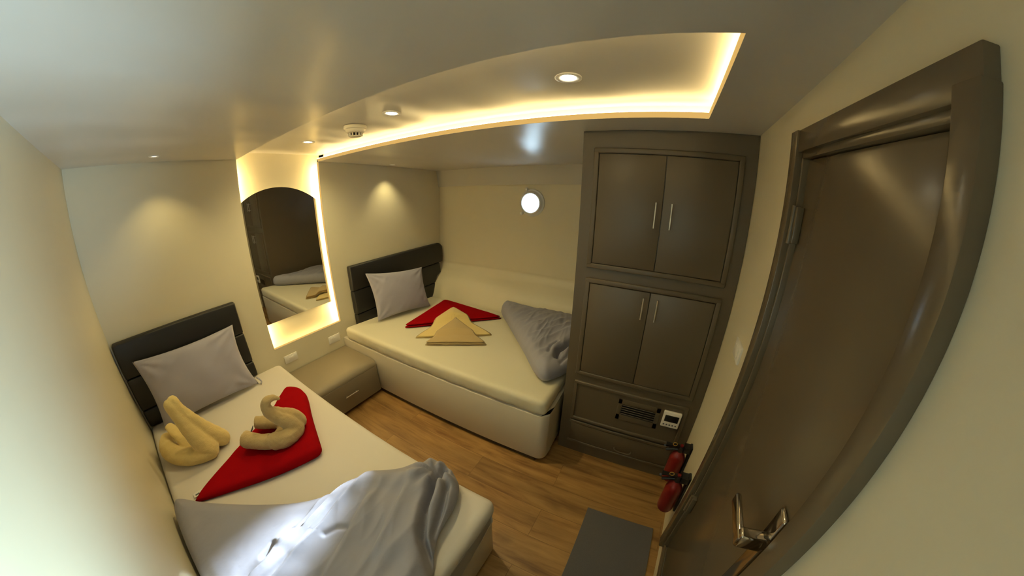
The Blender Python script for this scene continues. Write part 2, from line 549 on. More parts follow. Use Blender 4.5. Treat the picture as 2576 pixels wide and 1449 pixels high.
hq(PC.y - S, PC.y + S, 0.845, PC.z - S); hq(PC.y - S, PC.y + S, PC.z + S, 2.2)
n = 48
sq, ci, co = [], [], []
for k in range(n):
    a = 2 * math.pi * k / n
    c_, s_ = math.cos(a), math.sin(a)
    f = S / max(abs(c_), abs(s_))
    y, z = PC.y + c_ * f, PC.z + s_ * f
    sq.append(bm.verts.new((hx(z), y, z)))
    y, z = PC.y + c_ * PR, PC.z + s_ * PR
    ci.append(bm.verts.new((hx(z), y, z)))
    co.append(bm.verts.new((hx(z) + 0.05, y, z)))
for k in range(n):
    j = (k + 1) % n
    bm.faces.new((sq[k], sq[j], ci[j], ci[k]))
    bm.faces.new((ci[k], ci[j], co[j], co[k]))
bmesh.ops.remove_doubles(bm, verts=bm.verts, dist=1e-5)
bmesh.ops.recalc_face_normals(bm, faces=bm.faces)
hw = struct(link('wall_right', finish(bm), M['wall']))

# deckhead beam along the hull
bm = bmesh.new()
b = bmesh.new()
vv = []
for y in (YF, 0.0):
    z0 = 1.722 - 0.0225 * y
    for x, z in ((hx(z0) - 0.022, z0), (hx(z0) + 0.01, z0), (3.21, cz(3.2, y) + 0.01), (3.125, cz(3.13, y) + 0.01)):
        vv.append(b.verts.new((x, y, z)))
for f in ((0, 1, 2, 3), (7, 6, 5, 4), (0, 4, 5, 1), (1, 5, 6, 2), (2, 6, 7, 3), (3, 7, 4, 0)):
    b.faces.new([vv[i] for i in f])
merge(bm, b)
struct(link('trim_1', finish(bm), material('beam_shade_paint', (0.56, 0.52, 0.44), 0.45)))  # greyer than the wall: the beam's shade is put into its colour

# ------------------------------------------------------------------ porthole
pt_m = Matrix.Translation((hx(PC.z), PC.y, PC.z)) @ Matrix.Rotation(math.radians(-90), 4, 'Y')
win = bpy.data.objects.new('window_1', None); COL.objects.link(win); win['kind'] = 'structure'; win.location = (hx(PC.z), PC.y, PC.z)
link('window_frame', lathe_mesh([(0.1355, 0.0), (0.1355, 0.008), (0.131, 0.013), (0.123, 0.015), (0.118, 0.020), (0.110, 0.040), (0.106, 0.046), (0.099, 0.048), (0.0945, 0.045), (0.093, 0.038), (0.093, 0.030), (0.104, -0.048), (0.108, -0.048), (0.108, 0.0), (0.1355, 0.0)], 64, pt_m), M['alu'], win)
link('glass', lathe_mesh([(0.0, 0.030), (0.0935, 0.030), (0.0935, 0.036), (0.0, 0.036)], 48, pt_m), M['glass'], win)
# latches at the upper left and lower left, towards the headboard wall
for (oy, oz) in ((0.052, 0.132), (0.104, -0.105)):
    bm = bmesh.new()
    c = Vector((hx(PC.z) - 0.022, PC.y + oy, PC.z + oz))
    r_ = Vector((0, oy, oz)).normalized()
    add_tube(bm, [c - r_ * 0.022, c + r_ * 0.022], 0.005, 10)
    add_tube(bm, [c + Vector((-0.012, 0, 0)), c + Vector((0.02, 0, 0))], [0.009, 0.009], 12)
    t_ = r_.cross(Vector((1, 0, 0)))
    add_tube(bm, [c - t_ * 0.014 + r_ * 0.012, c + t_ * 0.014 + r_ * 0.012], 0.006, 10)
    add_box(bm, c.x + 0.004, c.x + 0.02, c.y - 0.014, c.y + 0.014, c.z - 0.012, c.z + 0.012, 0.003)
    link('latch', finish(bm, angle=40), M['alu'], win)

# ------------------------------------------------------------------ door
drt = bpy.data.objects.new('door_1', None); COL.objects.link(drt); drt['kind'] = 'structure'; drt.location = (1.03, dy(1.03), DZ0)
DM = Matrix.Translation((1.5, dy(1.5), 0)) @ Matrix.Rotation(math.atan(DS), 4, 'Z') @ Matrix.Translation((-1.5, 0, 0))   # x along the wall, y = distance off it
bm = bmesh.new()
FT = 0.032
fx0, fx1, fz1 = 0.692, 1.362, 1.945
for (x0, x1, z0, z1) in ((fx0, 0.742, DZ0 - 0.03, fz1 - 0.04), (1.312, fx1, DZ0 - 0.03, fz1), (fx0 + 0.003, 1.32, 1.885, fz1), (0.735, 1.32, DZ0 - 0.03, DZ0 + 0.012)):
    add_box(bm, x0, x1, 0.0, FT - (0.006 if z0 > 1.8 else 0) - (0.02 if z1 < 0.3 else 0), z0, z1, 0.0025, mtx=DM)
add_box(bm, 0.742, 0.752, -0.05, 0.010, DZ0, 1.89, 0.002, mtx=DM)
add_box(bm, 1.300, 1.314, -0.05, 0.014, DZ0, 1.89, 0.003, mtx=DM)
add_box(bm, 0.745, 1.312, -0.05, 0.014, 1.868, 1.89, 0.003, mtx=DM)
link('door_frame', finish(bm, angle=35), M['door'], drt)
bm = bmesh.new()
add_box(bm, 0.755, 1.298, -0.045, -0.002, DZ0 + 0.014, 1.866, 0.003, mtx=DM)
pan = link('door_panel', finish(bm, angle=35), M['door'], drt)
def sub(name, bmm, mat, parent, angle=35):
    o = bpy.data.objects.new(name, finish(bmm, angle=angle)); COL.objects.link(o)
    o.data.materials.append(mat)
    o.parent = parent
    root = parent
    off = Vector((0, 0, 0))
    p = parent
    while p is not None:
        off += p.location if p.type == 'EMPTY' else Vector((0, 0, 0))
        p = p.parent
    o.matrix_parent_inverse = Matrix.Identity(4)
    return o
for z in (1.69, 0.55):
    bm = bmesh.new()
    add_box(bm, 1.278, 1.316, -0.002, 0.018, z - 0.05, z + 0.05, 0.003, mtx=DM)
    add_tube(bm, [DM @ Vector((1.296, 0.020, z - 0.052)), DM @ Vector((1.296, 0.020, z + 0.052))], 0.007, 12)
    link('hinge', finish(bm, angle=35), M['door'], drt)
# long plate and lever
bm = bmesh.new()
add_box(bm, 0.774, 0.816, -0.002, 0.010, 0.86, 1.205, 0.006, 3, mtx=DM)
hp = link('handle_plate', finish(bm, angle=35), M['chrome'], drt)
bm = bmesh.new()
add_tube(bm, [DM @ Vector((0.784, 0.008, 1.125)), DM @ Vector((0.784, 0.022, 1.125))], [0.020, 0.018], 24)
add_box(bm, 0.770, 0.798, 0.012, 0.070, 1.100, 1.142, 0.005, 3, mtx=DM)
add_box(bm, 0.772, 0.895, 0.058, 0.072, 1.098, 1.132, 0.006, 3, mtx=DM)
link('lever', finish(bm, angle=35), M['chrome'], drt)

# sampling portals in the porthole opening (they give no light of their own)
for loc, rot, sx__, sy__ in (((hx(PC.z) + 0.046, PC.y, PC.z), (0, math.radians(90), 0), 0.22, 0.22),):
    pl = bpy.data.lights.new('window_portal', 'AREA'); pl.shape = 'RECTANGLE'; pl.size = sx__; pl.size_y = sy__
    pl.cycles.is_portal = True
    po = bpy.data.objects.new('window_portal', pl); COL.objects.link(po); po.location = loc; po.rotation_euler = rot

# ------------------------------------------------------------------ LED tape and downlights
t = thing('led_strip', (OX1 + 0.02, -1.3, cz(OX1, -1.3) + LIP), 'warm LED strip hidden along the long right edge of the ceiling trough', 'light strip', 'LED strips in the light trough')
tt = Matrix.Identity(4)
bm = bmesh.new(); add_box(bm, OX1 + 0.016, OX1 + 0.028, OY0 - 0.02, 0.05, LIP + 0.001, LIP + 0.008, zf=zc)
link('light_tape', finish(bm), M['led'], t)
t = thing('led_strip', (OX0 - 0.02, -1.3, cz(OX0, -1.3) + LIP), 'warm LED strip hidden along the long left edge of the ceiling trough', 'light strip', 'LED strips in the light trough')
bm = bmesh.new(); add_box(bm, OX0 - 0.028, OX0 - 0.016, OY0 - 0.02, 0.05, LIP + 0.001, LIP + 0.008, zf=zc)
link('light_tape', finish(bm), M['led'], t)
t = thing('led_strip', (1.36, OY0 - 0.02, cz(1.36, OY0) + LIP), 'warm LED strip hidden at the short end of the ceiling trough, near the door', 'light strip', 'LED strips in the light trough')
bm = bmesh.new(); add_box(bm, OX0 + 0.01, OX1 + 0.01, OY0 - 0.030, OY0 - 0.018, LIP + 0.001, LIP + 0.008, zf=zc)
link('light_tape', finish(bm), M['led'], t)
for nm, x0, x1, z0, z1, lab in (('r', OX1 + 0.016, OX1 + 0.026, PZ0, 1.95, 'warm LED strip up the right edge of the mirror recess'),
                                ('l', OX0 - 0.026, OX0 - 0.016, PZ0, 1.97, 'warm LED strip up the left edge of the mirror recess'),
                                ('b', OX0, OX1, PZ0 - 0.026, PZ0 - 0.016, 'warm LED strip along the bottom edge of the mirror recess')):
    t = thing('led_strip', ((x0 + x1) / 2, LIP, (z0 + z1) / 2), lab, 'light strip', 'LED strips in the light trough')
    link('light_tape', box_mesh(x0, x1, LIP + 0.001, LIP + 0.007, z0, z1), M['led3' if nm == 'b' else 'led2'], t)

M['diff'] = emit('led_diffuser_glow', (1.0, 0.60, 0.17), 0.75)
def diffuser(parent, x0, x1, y0, y1, z0, z1, sheared=False):
    bm = bmesh.new(); add_box(bm, x0, x1, y0, y1, z0, z1, zf=zc if sheared else None)
    link('diffuser_edge', finish(bm), M['diff'], parent)
strips = [o for o in COL.objects if o.name.startswith('led_strip')]
diffuser(strips[0], OX1 - 0.0015, OX1 + 0.001, OY0, 0.0, 0.001, LIP, True)
diffuser(strips[2], OX0, OX1 - 0.002, OY0 - 0.001, OY0 + 0.0015, 0.001, LIP, True)
diffuser(strips[3], OX1 - 0.0015, OX1 + 0.001, 0.001, LIP, PZ0, 1.978)
diffuser(strips[5], OX0 + 0.002, OX1 - 0.002, 0.001, LIP, PZ0 - 0.001, PZ0 + 0.0015)

def downlight(x, y, z, r, label, power, angle, blend, group, lens, aim=None, col=WARM, tilt=None):
    t = thing('downlight', (x, y, z), label, 'downlight', group)
    mt = Matrix.Translation((x, y, z)) @ Matrix.Rotation(math.atan(-SX), 4, 'Y') @ Matrix.Rotation(math.pi, 4, 'X')
    link('trim_ring', lathe_mesh([(r * 0.58, -0.004), (r * 0.60, 0.001), (r * 0.66, 0.003), (r * 0.92, 0.005), (r, 0.003), (r, -0.002)], 40, mt), M['plastic'], t)
    link('lens', lathe_mesh([(0, 0.0005), (r * 0.585, 0.0005), (r * 0.585, -0.002), (0, -0.002)], 32, mt), lens, t)
    ld = bpy.data.lights.new('lamp', 'SPOT'); ld.energy = power; ld.spot_size = math.radians(angle); ld.spot_blend = blend
    ld.color = col; ld.shadow_soft_size = r * 0.5
    lo = bpy.data.objects.new('lamp', ld); COL.objects.link(lo); lo.parent = t; lo.location = (0, 0, -0.012)
    if tilt: lo.rotation_euler = tilt
    return t
GT = 'downlights along the ceiling trough'
TZ = DEEP
for (x, y, lab, p) in ((1.376, -2.126, 'large round downlight in the ceiling trough, nearest the door', 3.5),
                       (1.373, -1.283, 'middle round downlight in the ceiling trough, behind the smoke detector', 29.0),
                       (1.383, -0.427, 'round downlight in the trough right above the mirror', 28.0)):
    downlight(x, y, cz(x, y) + TZ, 0.045, lab, p, 150, 0.9, GT, M['bulb'], col=(1.0, 0.81, 0.38))
GH = 'small downlights above the headboards'
downlight(0.506, -0.212, cz(0.506, -0.212), 0.030, 'small downlight over the left bed headboard', 7.0, 100, 0.8, GH, M['bulb_dim'], col=(1.0, 0.80, 0.32))
downlight(2.358, -0.134, cz(2.358, -0.134), 0.026, 'small downlight over the right bed headboard', 11.0, 92, 0.9, GH, M['bulb_dim'], col=(1.0, 0.84, 0.40))

# smoke detector
sx_, sy_ = 1.394, -0.957
sz_ = cz(sx_, sy_) + DEEP
t = thing('smoke_detector', (sx_, sy_, sz_), 'cream round smoke detector with dark slots hanging in the ceiling trough', 'smoke detector')
mt = Matrix.Translation((sx_, sy_, sz_)) @ Matrix.Rotation(math.pi, 4, 'X') @ Matrix.Scale(1.08, 4)
link('base_plate', lathe_mesh([(0, 0), (0.056, 0), (0.058, 0.004), (0.057, 0.014), (0.052, 0.018), (0, 0.018)], 48, mt), M['cream'], t)
link('housing', lathe_mesh([(0.050, 0.017), (0.049, 0.028), (0.044, 0.034), (0.040, 0.036), (0, 0.036)], 48, mt), M['cream'], t)
link('vent_core', lathe_mesh([(0.030, 0.034), (0.026, 0.050), (0, 0.050)], 32, mt), M['dark'], t)
bm = bmesh.new()
for k in range(12):
    a = 2 * math.pi * k / 12
    add_box(bm, 0.024, 0.036, -0.0025, 0.0025, 0.034, 0.051, 0.0008, mtx=mt @ Matrix.Rotation(a, 4, 'Z'))
add_lathe(bm, [(0, 0.049), (0.029, 0.049), (0.030, 0.052), (0.026, 0.055), (0, 0.055)], 32, mt)
link('cap', finish(bm, angle=35), M['cream'], t)

# added cool white fill lamp, unseen behind the camera, to light left wall and ceiling
LP = Vector((0.60, dy(0.60), 0.98))
t = thing('added_fill_lamp', LP, 'added cool-white fill lamp on the door wall, unseen behind the camera', 'lamp')
link('wall_rose', lathe_mesh([(0, 0), (0.032, 0), (0.032, 0.006), (0.024, 0.012), (0, 0.012)], 32, Matrix.Translation(LP) @ Matrix.Rotation(math.radians(-90), 4, 'X')), M['steel'], t)
AIM = Vector((-0.78, 1.02, 0.60)).normalized()
bm = bmesh.new(); add_tube(bm, spline([LP + Vector((0, 0.008, 0)), LP + Vector((0, 0.035, 0.004)), LP + Vector((0, 0.055, 0.02))], 5), 0.005, 10)
link('arm', finish(bm, smooth=True), M['steel'], t)
HM = Matrix.Translation(LP + Vector((0, 0.062, 0.028))) @ AIM.to_track_quat('Z', 'Y').to_matrix().to_4x4()
link('lamp_shade', lathe_mesh([(0, -0.030), (0.018, -0.028), (0.030, -0.010), (0.036, 0.020), (0.034, 0.020), (0.028, -0.008), (0, -0.020)], 32, HM), M['plastic'], t)
link('bulb', lathe_mesh([(0, 0.012), (0.026, 0.010), (0.026, 0.006), (0, 0.004)], 24, HM), emit('added_fill_lamp_lens', (0.80, 0.92, 1.0), 8.0), t)
ld = bpy.data.lights.new('lamp', 'SPOT'); ld.energy = 135.0; ld.spot_size = math.radians(80); ld.spot_blend = 1.0
ld.color = (0.60, 0.86, 1.0); ld.shadow_soft_size = 0.03
lo = bpy.data.objects.new('lamp', ld); COL.objects.link(lo); lo.parent = t
lo.location = (LP + Vector((0, 0.062, 0.028)) + AIM * 0.035) - LP
lo.rotation_euler = AIM.to_track_quat('-Z', 'Y').to_euler()

# ------------------------------------------------------------------ mirror
t = thing('mirror', (1.36, 0.075, 0.775), 'tall arched mirror set into the glowing wall recess between the beds', 'mirror')
mx0, mx1, mz0, mzs, mzt = 0.992, 1.676, 0.772, 1.706, 1.804
poly = [(mx0, mz0), (mx1, mz0)]
w = (mx1 - mx0) / 2; c = (mx0 + mx1) / 2; h = mzt - 1.668
Rr = (w * w + h * h) / (2 * h)
a0 = math.asin(w / Rr)
for k in range(33):
    a = a0 - 2 * a0 * k / 32
    poly.append((c + Rr * math.sin(a), mzt - Rr + Rr * math.cos(a)))
bm = bmesh.new(); add_prism(bm, poly, 'y', 0.070, 0.0795)
link('mirror_glass', finish(bm), M['mirror'], t)

# ------------------------------------------------------------------ sockets and switch
def wall_plate(name, x0, x1, z0, z1, label, cat, kind):
    t = thing(name, ((x0 + x1) / 2, 0, z0), label, cat, 'outlet plates on the headboard wall')
    link('face_plate', box_mesh(x0, x1, -0.009, 0.0, z0, z1, bev=0.002), M['plastic'], t)
    cx_, cz_ = (x0 + x1) / 2, (z0 + z1) / 2
    if kind == 0:
        link('rocker', box_mesh(cx_ - 0.018, cx_ + 0.022, -0.014, -0.008, cz_ - 0.006, cz_ + 0.016, bev=0.002), M['plastic'], t)
    else:
        bm = bmesh.new()
        for dx in (-0.024, 0.0): add_box(bm, cx_ + dx - 0.01, cx_ + dx + 0.01, -0.0125, -0.008, cz_ + 0.002, cz_ + 0.018, 0.0015)
        link('rocker', finish(bm, angle=35), M['plastic'], t)
    link('inner_panel', box_mesh(x0 + 0.010, x1 - 0.010, -0.0105, -0.006, z0 + 0.009, z1 - 0.009, bev=0.0015), M['plastic'], t)
wall_plate('wall_outlet', 1.088, 1.203, 0.427, 0.495, 'white wall outlet plate beside the left bed, under the mirror', 'outlet', 0)
wall_plate('wall_outlet', 1.517, 1.636, 0.414, 0.486, 'white wall outlet plate over the nightstand, nearer the right bed', 'outlet', 1)
t = thing('light_switch', (1.56, dy(1.56), 1.13), 'white light switch on the wall between wardrobe and door', 'switch')
bm = bmesh.new(); add_box(bm, 1.51, 1.62, 0, 0.009, 1.13, 1.205, 0.002, mtx=DM)
link('face_plate', finish(bm, angle=35), M['plastic'], t)
bm = bmesh.new(); add_box(bm, 1.535, 1.595, 0.008, 0.013, 1.148, 1.187, 0.002, mtx=DM)
link('rocker', finish(bm, angle=35), M['plastic'], t)

# ------------------------------------------------------------------ nightstand
t = thing('nightstand', (1.36, -0.22, 0), 'low taupe nightstand box with one drawer between the two beds', 'nightstand')
bm = bmesh.new()
add_prism(bm, [(-0.008, 0.035), (-0.008, 0.342), (-0.40, 0.342), (-0.428, 0.338), (-0.452, 0.328), (-0.466, 0.314), (-0.472, 0.298), (-0.472, 0.292), (-0.455, 0.290), (-0.455, 0.035)], 'x', 1.075, 1.664)
link('cabinet_body', finish(bm, angle=25), M['laminate'], t)
link('kickboard', box_mesh(1.076, 1.662, -0.43, -0.01, 0.0, 0.036), M['kick'], t)
dr = link('drawer', box_mesh(1.079, 1.660, -0.474, -0.452, 0.040, 0.2895, bev=0.0015), M['laminate'], t)
bm = bmesh.new()
add_tube(bm, [(1.30, -0.496, 0.182), (1.425, -0.496, 0.182)], 0.0042, 10)
for x in (1.315, 1.41): add_tube(bm, [(x, -0.496, 0.182), (x, -0.472, 0.182)], 0.003, 8)
link('drawer_handle', finish(bm, angle=40), M['steel'], dr)

# ------------------------------------------------------------------ headboards
def headboard(x0, x1, label, second=False):
    t = thing('headboard', ((x0 + x1) / 2, -0.003, 0.40), label, 'headboard', 'black padded headboards')
    for i, (z0, z1) in enumerate(((0.832, 1.066), (0.602, 0.830), (0.430 if second else 0.477, 0.600))):
        zz1, zz0 = z1, z0
        def disp(p, z0=z0, z1=z1):
            u = (p.z - z0) / (z1 - z0)
            d = (0.010 * math.sin(math.pi * u) ** 0.7 if 0 < u < 1 else 0) if p.y < -0.02 else 0
            dx = 0
            if second:
                if z1 > 1.0 and p.x > x1 - 0.03 and p.z > 1.03: dx = -(p.z - 1.03) * 1.0
                if i and p.z < 0.69: dx = -max(0.0, (p.x - x0) / (x1 - x0)) * (max(0, 0.685 - p.z) * 0.45 + 0.070)
            # leather pull creases near the seam
            e = 0.0015 * nz(p.x * 14, p.z * 9, 3.1 + i) if p.y < -0.02 else 0
            return (dx, -d + e, 0)
        xe = x1 - (0.055 if (second and i) else 0)
        b = rounded_box(x0, xe, -0.056, -0.002, zz0, zz1, 0.012, 0.03, disp=disp)
        link('padded_panel', finish(b, smooth=True), M['leather'], t)
headboard(0.016, 0.838, 'black padded headboard of the left bed, three leatherette bands')
headboard(1.832, 3.108, 'black padded headboard of the right bed, reaching to the hull wall', True)

# ------------------------------------------------------------------ beds
t = thing('bed_base', (0.51, -1.02, 0), 'off-white box base of the left single bed', 'bed base', 'white bed bases')
def corner(cx_, cy_, r, a0, a1, k=8):
    return [(cx_ + r * math.cos(math.radians(a0 + (a1 - a0) * i / k)), cy_ + r * math.sin(math.radians(a0 + (a1 - a0) * i / k))) for i in range(k + 1)]
poly = [(0.003, -0.004), (0.003, -2.030)] + corner(1.029 - 0.04, -2.030 + 0.04, 0.04, -90, 0) + [(1.029, -0.004)]
bm = bmesh.new(); add_prism(bm, poly, 'z', 0.04, 0.375, 0.004)
link('base_box', finish(bm, angle=35), M['white'], t)
bm = bmesh.new(); add_prism(bm, [(0.01, -0.01), (0.01, -1.995), (0.99, -1.995), (0.99, -0.01)], 'z', 0.0, 0.042)
link('kickboard', finish(bm), M['kick'], t)

def m1d(p):
    d = 0.0
    x = y = 0.0
    if p.z < 0.44:
        f = nz(p.x * 9, p.y * 9, 1.0)
        e = 0.006 * f + 0.004 * nz(p.x * 30, p.y * 30, p.z * 10)
        if p.y < -1.97: y = e * 0.6
        if p.x > 1.0: x = e * 0.6
        if p.z < 0.39: d = 0.010 * nz(p.x * 7, p.y * 7, 5.0)
    else:
        d = 0.003 * nz(p.x * 2.5, p.y * 2.5, 2.0)
        if p.z > 0.46: d -= 0.006 * max(0.0, 1 - abs(p.y + 0.02) / 0.1)
    return (x, y, d)
b = rounded_box(0.006, 1.036, -2.042, -0.010, 0.376, 0.478, 0.042, 0.025, disp=m1d)
# the fitted sheet drops over the foot of the base
o = link('mattress', finish(b, smooth=True), M['sheet'])
tag(o, 'white-sheeted single mattress on the left bed base, against the wall', 'mattress', 'sheeted mattresses')
# hem of the sheet hanging over the foot end
bm = bmesh.new()
NX, NZ = 60, 10
g = []
for i in range(NX + 1):
    x = 0.02 + 0.965 * i / NX
    row = []
    drop = 0.372 - 0.10 * max(0.0, min(1.0, (0.97 - x) / 0.35)) - 0.02 * nz(x * 9, 0.3) - 0.012 * nz(x * 27, 1.3)
    for j in range(NZ + 1):
        z = 0.43 + (drop - 0.43) * j / NZ
        y = -2.0435 - 0.004 * nz(x * 12, z * 14) - 0.003 * j / NZ
        row.append(bm.verts.new((x, y, z)))
    g.append(row)
for i in range(NX):
    for j in range(NZ):
        bm.faces.new((g[i][j], g[i + 1][j], g[i + 1][j + 1], g[i][j + 1]))
r = bmesh.ops.solidify(bm, geom=list(bm.faces), thickness=0.0025)
link('sheet_hem', finish(bm, smooth=True), M['sheet'], o)

t = thing('bed_base', (2.25, -1.02, 0), 'off-white box base of the right bed with rounded foot corner', 'bed base', 'white bed bases')
poly = [(1.668, -0.004), (2.79, -0.004), (2.79, -2.02), (1.668 + 0.05, -2.02)] + corner(1.668 + 0.055, -2.02 + 0.055, 0.055, 270, 180) 
bm = bmesh.new(); add_prism(bm, poly, 'z', 0.044, 0.425, 0.004)
link('base_box', finish(bm, angle=35), M['white'], t)
bm = bmesh.new(); add_prism(bm, [(1.685, -0.01), (2.78, -0.01), (2.78, -2.0), (1.73, -2.0), (1.685, -1.95)], 'z', 0.0, 0.046)
link('kickboard', finish(bm), M['kick'], t)
MS = -0.085 / 1.17
def mz2(x): return 0.54 + MS * (x - 1.70)
def m2d(p):
    x = y = 0.0
    top = (p.z - 0.425) / 0.115
    d = MS * (p.x - 1.7) * max(0, top) * 1.0
    if p.z < 0.50 and p.x < 1.72:
        f = nz(p.y * 16, p.z * 30, 1.0); f2 = nz(p.y * 45, p.z * 45 , 4.0)
        x = 0.010 * f + 0.005 * f2
        if p.z < 0.45: d += 0.009 * nz(p.y * 9, 3.0) - 0.003
    if p.y < -1.96 and p.z < 0.5: y = 0.005 * nz(p.x * 18, p.z * 20, 3)
    if p.z > 0.5: d += 0.0025 * nz(p.x * 3, p.y * 3, 7.0)
    return (x, y, d)
b = rounded_box(1.668, 2.868, -2.005, -0.062, 0.426, 0.540, 0.036, 0.025, disp=m2d)
o = link('mattress', finish(b, smooth=True), M['sheet2'])
tag(o, 'cream-sheeted wide mattress on the right bed base, below the porthole', 'mattress', 'sheeted mattresses')

# ------------------------------------------------------------------ pillows
def pillow(bl, br, tr, tl, T, label, mat, seed, hollow):
    bl, br, tr, tl = map(Vector, (bl, br, tr, tl))
    b = bmesh.new()
    N = 44
    nrm = (br - bl).cross(tl - bl).normalized()
    if nrm.y > 0: nrm = -nrm
    def P(u, v, s):
        U, V = 2 * u - 1, 2 * v - 1
        pin = 0.045
        uu = u - 0.0 + (-U) * pin * (1 - V * V) * abs(U) ** 3
        vv_ = v + (-V) * pin * 1.1 * (1 - U * U) * abs(V) ** 3
        q = (bl * (1 - uu) + br * uu) * (1 - vv_) + (tl * (1 - uu) + tr * uu) * vv_
        prof = (max(0.0, 1 - U * U) ** 0.55) * (max(0.0, 1 - V * V) ** 0.5)
        h = T * prof * (0.5 + 0.10 * (-V))
        w_ = 0.0
        if s > 0:
            e = 1 - prof
            w_ = 0.010 * nz(q.x * 7 + seed, q.z * 7, 1.1) * prof
            w_ += 0.009 * nz((q.x + q.z) * 5 + seed, (q.x - q.z) * 24, 2.2) * min(1, e * 2.5) * prof ** 0.4
            for (cu, cv) in ((-1, 1), (1, 1), (1, -1), (-1, -1)):
                dd = math.hypot(U - cu, (V - cv) * 0.7)
                ang = math.atan2(V - cv, U - cu)
                w_ += 0.010 * math.exp(-(dd / 0.42) ** 2) * math.sin(ang * 11 + seed) * min(1, dd * 3)
        return q + nrm * (s * h + w_)
    top = [[b.verts.new(P(i / N, j / N, 1)) for j in range(N + 1)] for i in range(N + 1)]
    bot = [[top[i][j] if i in (0, N) or j in (0, N) else b.verts.new(P(i / N, j / N, -0.75)) for j in range(N + 1)] for i in range(N + 1)]
    for G in (top, bot):
        for i in range(N):
            for j in range(N):
                try: b.faces.new((G[i][j], G[i + 1][j], G[i + 1][j + 1], G[i][j + 1]))
                except ValueError: pass
    o = link('pillow', finish(b, smooth=True), mat)
    tag(o, label, 'pillow', 'grey pillows against the headboards')
    return o
p1 = pillow((0.10, -0.185, 0.485), (0.792, -0.195, 0.485), (0.772, -0.098, 0.935), (0.098, -0.098, 0.945), 0.13, 'smooth grey pillow leaning on the left headboard, beside the towel swans', M['linen'], 1.0, 0)
p2 = pillow((1.935, -0.225, 0.535), (2.560, -0.320, 0.492), (2.585, -0.215, 0.905), (1.95, -0.11, 0.985), 0.13, 'creased grey pillow leaning on the right headboard', M['linen'], 5.0, 0)
# open mouth of the pillowcase at the lower right corner
bm = bmesh.new()
add_tube(bm, spline([(0.792, -0.190, 0.535), (0.806, -0.196, 0.515), (0.812, -0.205, 0.497), (0.800, -0.215, 0.488)], 5), [0.006] * 16, 8)
link('pillowcase_hem', finish(bm, smooth=True), M['linen'], p1)

# ------------------------------------------------------------------ red fleeces
MT1 = 0.478
def red_h(x, y, d):
    h = 0.060 + 0.006 * nz(x * 5, y * 5, 1.0) + 0.003 * nz(x * 16, y * 16, 2)
    # thinner towards the pointed tip by the wall
    tip = math.hypot(x - 0.11, y + 0.93)
    h *= min(1.0, 0.35 + tip * 1.6)
    return h
poly = [(0.105, -0.925), (0.21, -0.865), (0.46, -0.765), (0.70, -0.640), (0.865, -0.480), (0.905, -0.470), (0.955, -0.535), (0.965, -0.620), (0.935, -0.72), (0.865, -0.88), (0.775, -1.12), (0.755, -1.165), (0.72, -1.175), (0.50, -1.115), (0.26, -1.010), (0.12, -0.945)]
b = puffy(poly, lambda x, y: MT1 - 0.001, red_h, 0.035, n=150, rings=34, center=(0.68, -0.86))
redA = link('fleece_blanket', finish(b, smooth=True), M['red'])
tag(redA, 'folded red fleece blanket on the left bed, under a towel swan', 'blanket', 'folded red blankets')
bm = bmesh.new()
add_box(bm, 0.118, 0.175, -0.905, -0.902 + 0.028, MT1 + 0.006, MT1 + 0.0085, 0.0005, mtx=None)
lb = link('care_label', finish(bm), M['tagwhite'], redA); lb['label'] = 'small white care label'
bm = bmesh.new(); add_box(bm, 0.128, 0.150, -0.897, -0.888, MT1 + 0.0085, MT1 + 0.0092)
link('print', finish(bm), M['greytag'], lb)

def tri_layers(name, A, B, C, base, th, mat, label, cat, group, nlay=2, ridge=0.02, rim=0.012, inset=0.02, seed=0.0):
    """cloth folded into a triangle: stacked layers, apex C raised a little by the fold"""
    bmA = bmesh.new()
    A, B, C = Vector(A), Vector(B), Vector(C)
    for L_ in range(nlay):
        s = L_ * inset
        c = (A + B + C) / 3
        pts = []
        rnd = random.Random(L_ * 7 + int(seed * 10))
        for P_ in (A, B, C):
            pts.append(P_.lerp(c, s * (1.0 + rnd.uniform(-0.4, 0.6))))
        # subdivide edges so corners stay fairly sharp
        poly = []
        for i in range(3):
            p, q = pts[i], pts[(i + 1) % 3]
            for t_ in (0.03, 0.35, 0.65, 0.97):
                w = p.lerp(q, t_)
                poly.append((w.x + 0.006 * nz(w.x * 6 + seed, w.y * 6, L_), w.y + 0.006 * nz(w.x * 6, w.y * 6 + seed, L_ + 3)))
        mid = (A + B) / 2
        ax = (C - mid); al = ax.length
        sd = (B - A); sl_ = sd.length
        def base_(x, y, L_=L_):
            u = (Vector((x, y)) - mid).dot(ax) / (al * al)
            v = (Vector((x, y)) - mid).dot(sd) / (sl_ * sl_) * 2
            wid = max(0.08, 1 - u)
            rr = ridge * max(0.0, 1 - abs(v) / wid) * math.sin(math.pi * min(1, max(0, u * 0.9 + 0.1)))
            return base(x, y) + L_ * (th + 0.0015) + rr * (1.0 if L_ else 1.0)
        def h(x, y, d): return th + 0.0015 * nz(x * 12 + seed, y * 12, L_)
        merge(bmA, puffy(poly, base_, h, rim, n=90, rings=16))
    o = link(name, finish(bmA, smooth=True), mat)
    tag(o, label, cat, group)
    return o
base2 = lambda x, y: mz2(x) + 0.001
tri_layers('fleece_blanket', (1.965, -0.52), (2.70, -1.15), (2.80, -0.33), base2, 0.019, M['red'], 'folded red fleece triangle on the right bed, behind the yellow towel', 'blanket', 'folded red blankets', 2, 0.030, 0.02, 0.015, 1.0)
base3 = lambda x, y: base2(x, y) + 0.041
